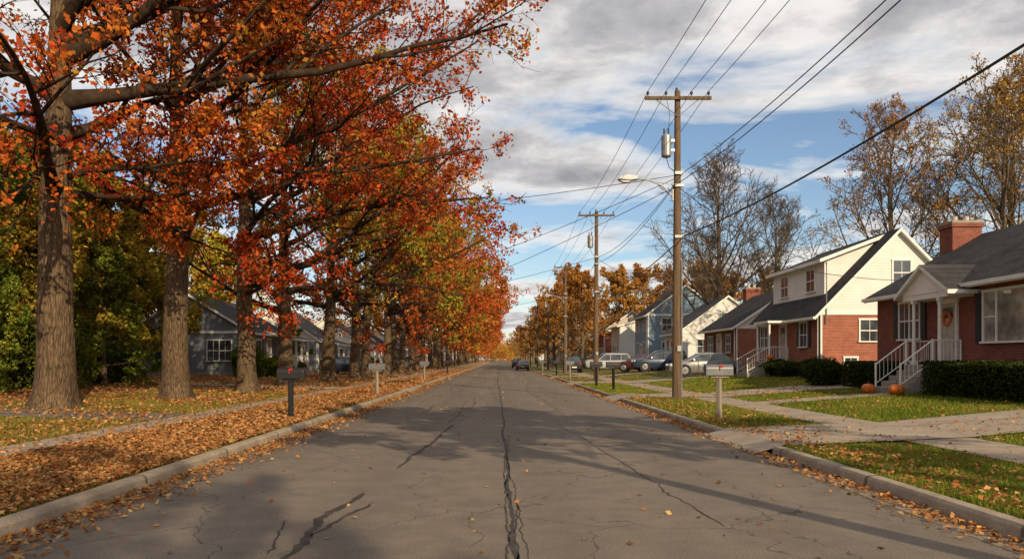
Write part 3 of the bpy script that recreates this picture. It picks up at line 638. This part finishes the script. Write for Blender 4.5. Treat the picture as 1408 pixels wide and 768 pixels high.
# ------------------------------------------------------------------ poles and wires
PO=[(6.6,.5),(6.5,29),(6.45,52.5),(6.9,82),(7.1,113),(7.1,144),(7.1,175),(7.1,206),(7.1,237)]
HP=11.35
for i,(x,y) in enumerate(PO):
    mb=MB()
    mb.tube([(x,y,-.3),(x,y,3),(x+.02,y,7),(x+.03,y,HP)],[.17,.155,.135,.105],16,0)
    mb.box(x-1.18,x+1.22,y-.2,y-.1,11.0,11.11,0)
    for s in (-1,1): mb.tube([(x+s*.75,y-.1,11.0),(x+.02,y-.13,10.4)],.014,6,1)
    for ox in (-1.08,-.42,.5,1.12): 
        mb.tube([(x+ox,y-.15,11.11),(x+ox,y-.15,11.19),(x+ox,y-.15,11.2),(x+ox,y-.15,11.27),(x+ox,y-.15,11.3)],[.02,.02,.055,.05,.025],10,2)
    mb.tube([(x,y,HP-.02),(x,y,HP+.12)],[.06,.04],10,2)
    for z in (8.35,7.9,6.05): mb.box(x-.1,x+.22,y-.2,y-.12,z-.05,z+.05,1)
    if i in (1,2,4,6):
        tx=x-.38; mb.tube([(tx,y,8.95),(tx,y,9.0),(tx,y,9.72),(tx,y,9.78)],[.14,.18,.18,.12],16,1)
        mb.box(tx+.16,x-.08,y-.05,y+.05,9.15,9.25,1); mb.box(tx+.16,x-.08,y-.05,y+.05,9.5,9.6,1)
        for s in (-.08,.08): mb.tube([(tx+s,y,9.76),(tx+s,y,10.0)],[.035,.025],8,2)
        mb.tube([(tx+.08,y,10.0),(x-.25,y,10.5),(x-.42,y-.15,11.13)],.01,5,2); mb.tube([(tx,y,8.95),(tx+.1,y,8.6),(x-.1,y-.1,8.4)],.015,5,2)
    if i in (1,3,5):
        mb.tube([(x+.16,y-.1,.1),(x+.16,y-.1,5.2)],.03,6,1)
    mb.box(x-.02,x+.12,y-.205,y-.186,1.9,2.1,1)
    mb.build('utility_pole',[M['pole'],M['metal'],M['dark']],smooth=False)
for (x,y) in (PO[1],PO[3],PO[5]):
    mb=MB(); mb.tube([(x-.14,y,7.5),(x-.5,y,7.9),(x-1.0,y,8.12),(x-1.55,y,8.2)],[.035,.035,.03,.03],8,0); mb.tube([(x-.14,y,7.95),(x-.8,y,8.06)],.015,6,0)
    mb.box(x-.17,x-.12,y-.06,y+.06,7.35,8.05,0)
    mb.prism([(x-2.15,8.14),(x-2.05,8.25),(x-1.75,8.31),(x-1.45,8.25),(x-1.42,8.14),(x-1.7,8.1)],y-.14,y+.14,0); mb.prism([(x-2.1,8.1),(x-1.95,8.03),(x-1.75,8.03),(x-1.66,8.098)],y-.1,y+.1,1)
    mb.build('street_lamp',[M['metal'],M['lamp']],bevel=.02)
mb=MB()
def wire(a,b,sag,r=.011,n=18):
    a=Vector(a);b=Vector(b); pts=[]
    for i in range(n+1):
        t=i/n; p=a.lerp(b,t); p.z-=sag*4*t*(1-t); pts.append(p)
    mb.tube(pts,r,5,0,cap=False)
for (a,b) in zip(PO[:-1],PO[1:]):
    for ox in (-1.08,-.42,.5,1.12): wire((a[0]+ox,a[1]-.15,11.3),(b[0]+ox,b[1]-.15,11.3),.35)
    wire((a[0]+.2,a[1]-.2,8.35),(b[0]+.2,b[1]-.2,8.35),.5,.013); wire((a[0]-.1,a[1]-.2,7.9),(b[0]-.1,b[1]-.2,7.9),.55,.013)
    wire((a[0]+.2,a[1]-.2,6.05),(b[0]+.2,b[1]-.2,6.05),.45,.022)
wire((6.5,29,8.3),(-22,33,7.2),.7,.012); wire((6.5,29,8.2),(-17,55,4.6),.9,.012); wire((6.5,29,7.9),(-17,75,4.6),1.0,.012)
wire((6.45,52.5,8.3),(-17,62,4.8),.6,.013); wire((6.9,82,8.3),(-17,84,5),.6,.016); wire((6.45,52.5,8.3),(16.3,56,4.6),.5,.013)
wire((6.5,29,7.9),(16.4,39.7,6.4),.5,.013); wire((6.5,29,6.1),(15.2,28.5,4.4),.4,.012); wire((7.1,113,8.3),(-16,115,5),.6,.02)
mb.build('overhead_wires',[M['wire']])
# ------------------------------------------------------------------ mailboxes
def mailbox(x,y,sg,col,h=1.08,flag=True):
    g=float(gz(x,y)); e=empty('mailbox',(x,y,g)); mb=MB()
    mb.tube([(0,0,-.2),(0,0,h-.04)],.075,4,0) ; mb.box(-.22*1,.22,-.07,.07,h-.06,h-.01,0)
    mb.build('post',[M['wood'] if col!='black' else M['black']],e,bevel=.01)
    mb=MB(); pr=[(-.12,h),(.12,h)]+[(.12*math.cos(a),h+.16+.11*math.sin(a)) for a in [i*math.pi/10 for i in range(11)]]
    mb.prism([(p[0],p[1]) for p in pr],-.32,.32,0,axis='X'); mb.prism([(p[0]*1.07,h-.006+(p[1]-h)*1.05) for p in pr],-sg*.32,-sg*.345,0,axis='X')
    mb.build('box',[M[{'black':'black','grey':'mb'}[col]]],e,bevel=.008)
    mb=MB(); mb.box(-.02,.0,-.14,-.125,h+.12,h+.24,0); mb.box(-.02,.07,-.142,-.127,h+.2,h+.25,0); mb.build('flag',[M['red']],e)
mailbox(5.35,19.3,1,'grey')
mailbox(-5.1,19.6,-1,'black',1.0); mailbox(-4.95,32.5,-1,'grey',1.05); mailbox(-5.1,55,-1,'grey')
mailbox(5.5,38,1,'black'); mailbox(5.3,43,1,'black'); mailbox(5.4,60,1,'grey'); mailbox(5.5,75,1,'black'); mailbox(-5.1,80,-1,'black'); mailbox(5.3,95,1,'grey')
# ------------------------------------------------------------------ pumpkins
def pumpkin(x,y,z,r):
    e=empty('pumpkin',(x,y,z)); mb=MB(); nu,nv=32,12; V=[];F=[]
    for j in range(nv+1):
        p=math.pi*j/nv
        for i in range(nu):
            a=2*math.pi*i/nu; k=1-.09*abs(math.cos(a*4.0))**3
            V.append((r*math.sin(p)*math.cos(a)*k,r*math.sin(p)*math.sin(a)*k,r*.8*(1-math.cos(p))-(.1*r*math.exp(-((math.sin(p))/.3)**2) if p>1.5 else 0)))
    for j in range(nv):
        for i in range(nu): F.append((j*nu+i,j*nu+(i+1)%nu,(j+1)*nu+(i+1)%nu,(j+1)*nu+i))
    mb.add(V,F,0); mb.build('flesh',[M['pumpkin']],e,smooth=True)
    mb=MB(); mb.tube([(0,0,r*1.4),(0,.01,r*1.75),(r*.15,0,r*2.0)],[.035,.022,.018],8); mb.build('stem',[M['stem']],e)
pumpkin(12.5,26.9,float(gz(12.5,26.9)),.22); pumpkin(12.6,25.2,float(gz(12.6,25.2)),.24); pumpkin(15.0,43.9,1.55,.2)
# ------------------------------------------------------------------ cars
def car(name,x,y,rz,col,kind='sedan',z=None):
    g=float(gz(x,y))+.04 if z is None else z
    e=empty(name,(x,y,g),rz)
    paint=NT('paint'); r_=paint.bsdf(col,.28,.6,.25 if sum(col)<1.2 else 0)
    suv=kind!='sedan'
    zs=.95 if not suv else 1.08; zr=1.43 if not suv else 1.75
    if not suv: st=[(-2.3,.62,.42,.72),(-2.22,.78,.3,.86),(-1.9,.87,.24,.97),(-1.2,.9,.2,.99),(0,.9,.2,.96),(.9,.9,.2,.95),(1.6,.87,.22,.86),(2.1,.8,.25,.74),(2.28,.6,.32,.62)]
    else: st=[(-2.3,.72,.45,.9),(-2.24,.84,.35,1.02),(-1.8,.9,.28,1.08),(0,.92,.25,1.06),(.9,.92,.25,1.06),(1.5,.9,.28,1.02),(2.1,.86,.3,.94),(2.3,.7,.4,.75)]
    mb=MB(); ring=[]
    for (sx,w,zb,zt) in st:
        zm=(zb+zt)/2
        R=[(w*.86,zb),(w*.97,zb+.1),(w,zm),(w*.985,zt-.16),(w*.93,zt-.04),(w*.8,zt)]
        R=R+[(0,zt+.025)]+[(-a,b) for a,b in reversed(R)]
        ring.append([(sx,a,b) for a,b in R])
    n=len(ring[0]); V=[p for r in ring for p in r]; F=[]
    for i in range(len(ring)-1):
        for k in range(n): F.append((i*n+k,i*n+(k+1)%n,(i+1)*n+(k+1)%n,(i+1)*n+k))
    F.append(tuple(range(n))); F.append(tuple((len(ring)-1)*n+k for k in reversed(range(n))))
    mb.add(V,F,0); mb.build('body',[r_],e,smooth=True).modifiers.new('es','EDGE_SPLIT').split_angle=.7
    g4=[(-1.75,zs-.0),(-1.05,zr-.03),(-.2,zr+.02),(.35,zr-.05),(1.15,zs-.04)] if not suv else [(-2.2,zs),(-1.95,zr-.04),(-.2,zr+.02),(.3,zr-.04),(1.05,zs)]
    mb=MB(); rs=[]
    for i,(gx,gzz) in enumerate(g4):
        top=i in (1,2,3); wb=.83
        if top: rs.append([(gx,wb,zs-.03),(gx,.64,gzz-.06),(gx,.56,gzz),(gx,0,gzz+.03),(gx,-.56,gzz),(gx,-.64,gzz-.06),(gx,-wb,zs-.03)])
        else: rs.append([(gx,.83,zs-.06),(gx,.8,zs-.02),(gx,.7,gzz),(gx,0,gzz+.02),(gx,-.7,gzz),(gx,-.8,zs-.02),(gx,-.83,zs-.06)])
    V=[p for r in rs for p in r]
    for i in range(4):
        for k in range(6):
            m=1 if (k in (0,5) or i in (0,3)) else 0
            o=[i*7+k,i*7+k+1,(i+1)*7+k+1,(i+1)*7+k]
            mb.add([V[q] for q in o],[(0,1,2,3)],m)
    for s in (-1,1):
        for (a,b) in (((g4[4][0],.8*s,zs-.03),(g4[3][0],.63*s,zr-.08)),((g4[0][0],.8*s,zs-.02),(g4[1][0],.63*s,zr-.08)),((-.2,.835*s,zs-.03),(-.25,.65*s,zr-.05)),((-1.05 if not suv else -1.3,.835*s,zs-.03),(-1.05 if not suv else -1.3,.65*s,zr-.07))):
            mb.tube([a,b],.03,6,0)
        mb.tube([(g4[3][0],.64*s,zr-.1),(g4[1][0],.64*s,zr-.09)],.03,6,0)
        mb.tube([(.85,.83*s,zs+.02),(.83,1.0*s,zs+.06)],.05,8,0)
    mb.build('cabin',[r_,M['glass']],e)
    mb=MB()
    for wx in (-1.38,1.38):
        for s in (-1,1):
            R=.33 if not suv else .37; y0=s*.93
            mb.tube([(wx,s*.80,R+.0),(wx,s*.912,R)],[R+.07]*2,20,0)
            mb.tube([(wx,s*.7,R),(wx,y0-s*.02,R),(wx,y0,R)],[R,R,R*.93],22,1)
            mb.tube([(wx,y0,R),(wx,y0+s*.008,R)],[R*.66,R*.6],18,2)
            mb.tube([(wx,y0,R),(wx,y0+s*.015,R)],[R*.15,R*.12],10,1)
    mb.build('wheels',[M['black'],M['rubber'],M['rim']],e)
    mb=MB(); zl=.62 if not suv else .8
    for s in (-1,1):
        mb.box(2.12,2.26,s*.45,s*.72,zl,zl+.12,0); mb.box(-2.31,-2.2,s*.5,s*.76,zl+.08,zl+.24,1)
        for dx in (-1.02,-.18,.82): mb.box(dx,dx+.012,s*.895,s*.906,.35,zs-.12,2)
        for dx in (-.75,.15): mb.box(dx,dx+.16,s*.9,s*.925,zs-.2,zs-.17,2)
    mb.box(2.2,2.3,-.42,.42,.42,.55,2); mb.box(-2.33,-2.28,-.25,.25,.5,.63,3)
    mb.build('lights_and_trim',[M['lamp'],M['red'],M['black'],M['white']],e)
car('parked_sedan',12.9,50,math.pi,(.24,.235,.225))
car('parked_suv',13.6,67.2,math.pi*1.0,(.035,.05,.09),'suv'); car('parked_car',12.6,70.5,math.pi*.9,(.1,.02,.02))
car('parked_suv',11.4,82,math.pi*.93,(.45,.45,.45),'suv'); car('parked_car',8.2,88,math.pi*.5,(.03,.03,.035),'suv'); 
car('parked_car',3.5,150,math.pi*.5,(.02,.02,.02),'suv',0.0); car('parked_car',3.6,118,math.pi*.5,(.03,.03,.035),'sedan',0.0)
car('parked_car',-13,69.5,0,(.02,.025,.045)); car('parked_car',-12,110,0,(.3,.3,.32),'suv'); car('parked_suv',13,98,math.pi,(.6,.6,.6),'suv')
# ------------------------------------------------------------------ grass blades + fallen leaves
rng=np.random.default_rng(99)
def inr(x,y):
    m=np.zeros(len(x),bool)
    for sg,D in ((1,DR),(-1,DL)):
        for a in D:
            sk=a[2]*np.clip(np.abs(x)-5,0,5)
            m|=(x*sg>4)&(y>a[0]+sk)&(y<a[1]+sk)
    m|=(x>8.6)&(x<12.9)&(y>25.4)&(y<26.8); m|=(x<-8)&(y>18.6)&(y<21)
    return m
Vs=[];Cs=[]
def blades(x0,x1,y0,y1,dens,h,w,pal):
    n=int((x1-x0)*(y1-y0)*dens); x=rng.uniform(x0,x1,n); y=rng.uniform(y0,y1,n); k=~inr(x,y); x=x[k];y=y[k];n=len(x)
    z=gz(x,y); a=rng.random(n)*2*np.pi; hh=h*rng.uniform(.5,1.3,n); b=np.stack([np.cos(a),np.sin(a),0*a],1)*w/2
    p=np.stack([x,y,z-.005],1); ln=rng.normal(0,.45,(n,2))*hh[:,None]; tip=p+np.stack([ln[:,0],ln[:,1],hh],1)
    pa=np.array(pal); nz=np.clip(.5+.3*np.sin(x*1.7+np.sin(y*1.1))*np.cos(y*1.3)+rng.normal(0,.25,n),0,.99); Vs.append(np.stack([p-b,p+b,tip],1)); Cs.append(pa[(nz*len(pa)).astype(int)]*rng.uniform(.7,1.3,(n,1)))
GP=[(.11,.155,.017),(.15,.195,.024),(.2,.225,.032),(.28,.25,.05)]
blades(4.8,7.18,5.5,13.6,1700,.065,.012,GP); blades(4.8,7.18,15,30,900,.07,.016,GP)
blades(8.62,13.5,9,20,500,.07,.018,GP); blades(8.62,14.5,19,31,330,.08,.024,GP); blades(8.62,15.5,31,48,150,.08,.035,GP); blades(4.8,7.15,30,48,300,.08,.03,GP)
GL=[(.14,.16,.022),(.2,.19,.03),(.28,.23,.05)]
blades(-7.08,-4.6,5.5,30,500,.07,.015,GL); blades(-14,-8.2,12,34,260,.08,.022,GL)
place('grass',npmesh('grass',[(np.concatenate(Vs),0,np.concatenate(Cs))],[M['grass']]))
LP=[(.42,.16,.05),(.5,.23,.08),(.34,.12,.04),(.48,.3,.13),(.22,.1,.04),(.4,.2,.08),(.5,.26,.1)]
Vs=[];Cs=[]
def litter(x0,x1,y0,y1,n,size,zf=None,clump=0,lift=.02,edge=None):
    x=rng.uniform(x0,x1,n) if edge is None else edge+np.abs(rng.normal(0,abs(x1-x0)/2,n))*np.sign(x1-x0); y=y0+(y1-y0)*rng.random(n)**1.25
    if clump:
        d=.5+.5*np.sin(x*.9+1.3*np.sin(y*.55))*np.cos(y*.7+x*.3); k=rng.random(n)<np.clip(d*clump+(1-clump)*.8,0,1); x=x[k];y=y[k]
    n=len(x); z=(gz(x,y) if zf is None else np.full(n,zf))+rng.uniform(.008,lift,n)
    if zf is None: z=z+.02
    s=size*rng.uniform(.6,1.3,n)
    Vs.append(leafquads(rng,np.stack([x,y,z+s*.1],1),s,.28)); pa=np.array(LP); Cs.append(pa[rng.integers(0,len(pa),n)]*rng.uniform(.6,1.2,(n,1)))
litter(-7.15,-4.6,5,16,38000,.07,clump=.5,lift=.05); litter(-7.15,-4.6,14,40,34000,.09,clump=.5,lift=.05); litter(-7.1,-4.6,35,110,12000,.15,clump=.5)
litter(-8.15,-7.1,9,60,1800,.08); litter(-20,-8.2,12,30,22000,.09,clump=.8,lift=.04); litter(-20,-8.2,26,60,18000,.13,clump=.8,lift=.05); litter(-20,-8.2,55,140,9000,.2,clump=.7)
litter(-4.4,-3.8,4,50,7000,.07,zf=.004,edge=-4.38,lift=.04); litter(-4.4,-3.9,45,140,2500,.12,zf=.004,edge=-4.38)
litter(4.6,4.2,4,50,3800,.07,zf=.004,edge=4.58,lift=.03); litter(4.6,4.3,45,140,1200,.12,zf=.004,edge=4.58)
litter(-4.3,4.5,4.5,40,300,.07,zf=.002,lift=.008); litter(-4.3,4.5,30,100,250,.1,zf=.002,lift=.01)
litter(4.8,7.2,5,30,2800,.07,lift=.06,clump=.8); litter(8.6,14.5,9,32,3600,.075,lift=.06,clump=.8); litter(4.8,15,30,80,4000,.11,clump=.7); litter(7.2,8.6,6,50,260,.07); litter(4.8,6.0,5,30,2000,.07,lift=.06,edge=4.8)
place('fallen_leaves',npmesh('fallen_leaves',[(np.concatenate(Vs),0,np.concatenate(Cs))],[M['litter']]))
# ------------------------------------------------------------------ light, sky, camera
az=math.radians(156); el=math.radians(25)
sd=Vector((math.sin(az)*math.cos(el),math.cos(az)*math.cos(el),math.sin(el)))
sun=bpy.data.lights.new('sun','SUN'); sun.energy=5.0; sun.angle=math.radians(.5); sun.color=(1,.81,.54)
so=bpy.data.objects.new('sun',sun); so.rotation_euler=sd.to_track_quat('Z','Y').to_euler(); so.location=(20,-20,40); COL.objects.link(so)
w=bpy.data.worlds.new('World'); S.world=w; w.use_nodes=True; nt=w.node_tree; nt.nodes.clear()
class WT(NT):
    def __init__(s,t): s.t=t
t=WT(nt)
sky=t.n('ShaderNodeTexSky',sky_type='NISHITA',sun_disc=False,sun_elevation=el,sun_rotation=az,altitude=100,air_density=1.0,dust_density=.6,ozone_density=1.6)
gen=t.n('ShaderNodeTexCoord').outputs['Generated']; sp=t.n('ShaderNodeSeparateXYZ',{0:gen})
zc=t.math('MAXIMUM',sp.outputs[2],0.0); den=t.math('ADD',zc,.13)
uv=t.n('ShaderNodeCombineXYZ',{0:t.math('DIVIDE',sp.outputs[0],den),1:t.math('DIVIDE',sp.outputs[1],den),2:8.3}).outputs[0]
n1=t.noise(t.map(uv,(.8,1,1)),1.35,8,.56,.3); n2=t.noise(uv,3.2,6,.62,.2)
bias=t.ramp(zc,[(0,.56),(.06,.53),(.13,.45),(.19,.425),(.25,.515),(.33,.625),(.5,.67),(1,.58)])
d=t.math('ADD',t.math('ADD',n1,bias),-.5)
fac=t.ramp(d,[(.45,0.0),(.51,.6),(.57,1.0)])
shade=t.math('ADD',t.math('MULTIPLY',d,.85),t.math('MULTIPLY',n2,.5))
cc=t.ramp(shade,[(.62,(1.0,.97,.92)),(.72,(.88,.855,.83)),(.81,(.55,.54,.55)),(.92,(.34,.34,.365))])
cs=t.n('ShaderNodeVectorMath',{0:cc,'Scale':9.0},operation='SCALE').outputs[0]
skc=t.mix(1.0,sky.outputs[0],(1.02,1.04,1.06),'MULTIPLY')
fin=t.mix(fac,skc,cs)
bg=t.n('ShaderNodeBackground',{'Color':fin,'Strength':.11}); wo=t.n('ShaderNodeOutputWorld'); t.link(bg.outputs[0],wo.inputs[0])
cam=bpy.data.cameras.new('camera'); cam.lens=28; cam.sensor_width=36; cam.shift_x=.0135; cam.shift_y=.078; cam.clip_end=6000; cam.clip_start=.1
co=bpy.data.objects.new('camera',cam); co.location=(0,0,1.6); co.rotation_euler=(math.pi/2,0,0); COL.objects.link(co); S.camera=co
S.view_settings.view_transform='Standard'; S.view_settings.look='None'; S.view_settings.exposure=0
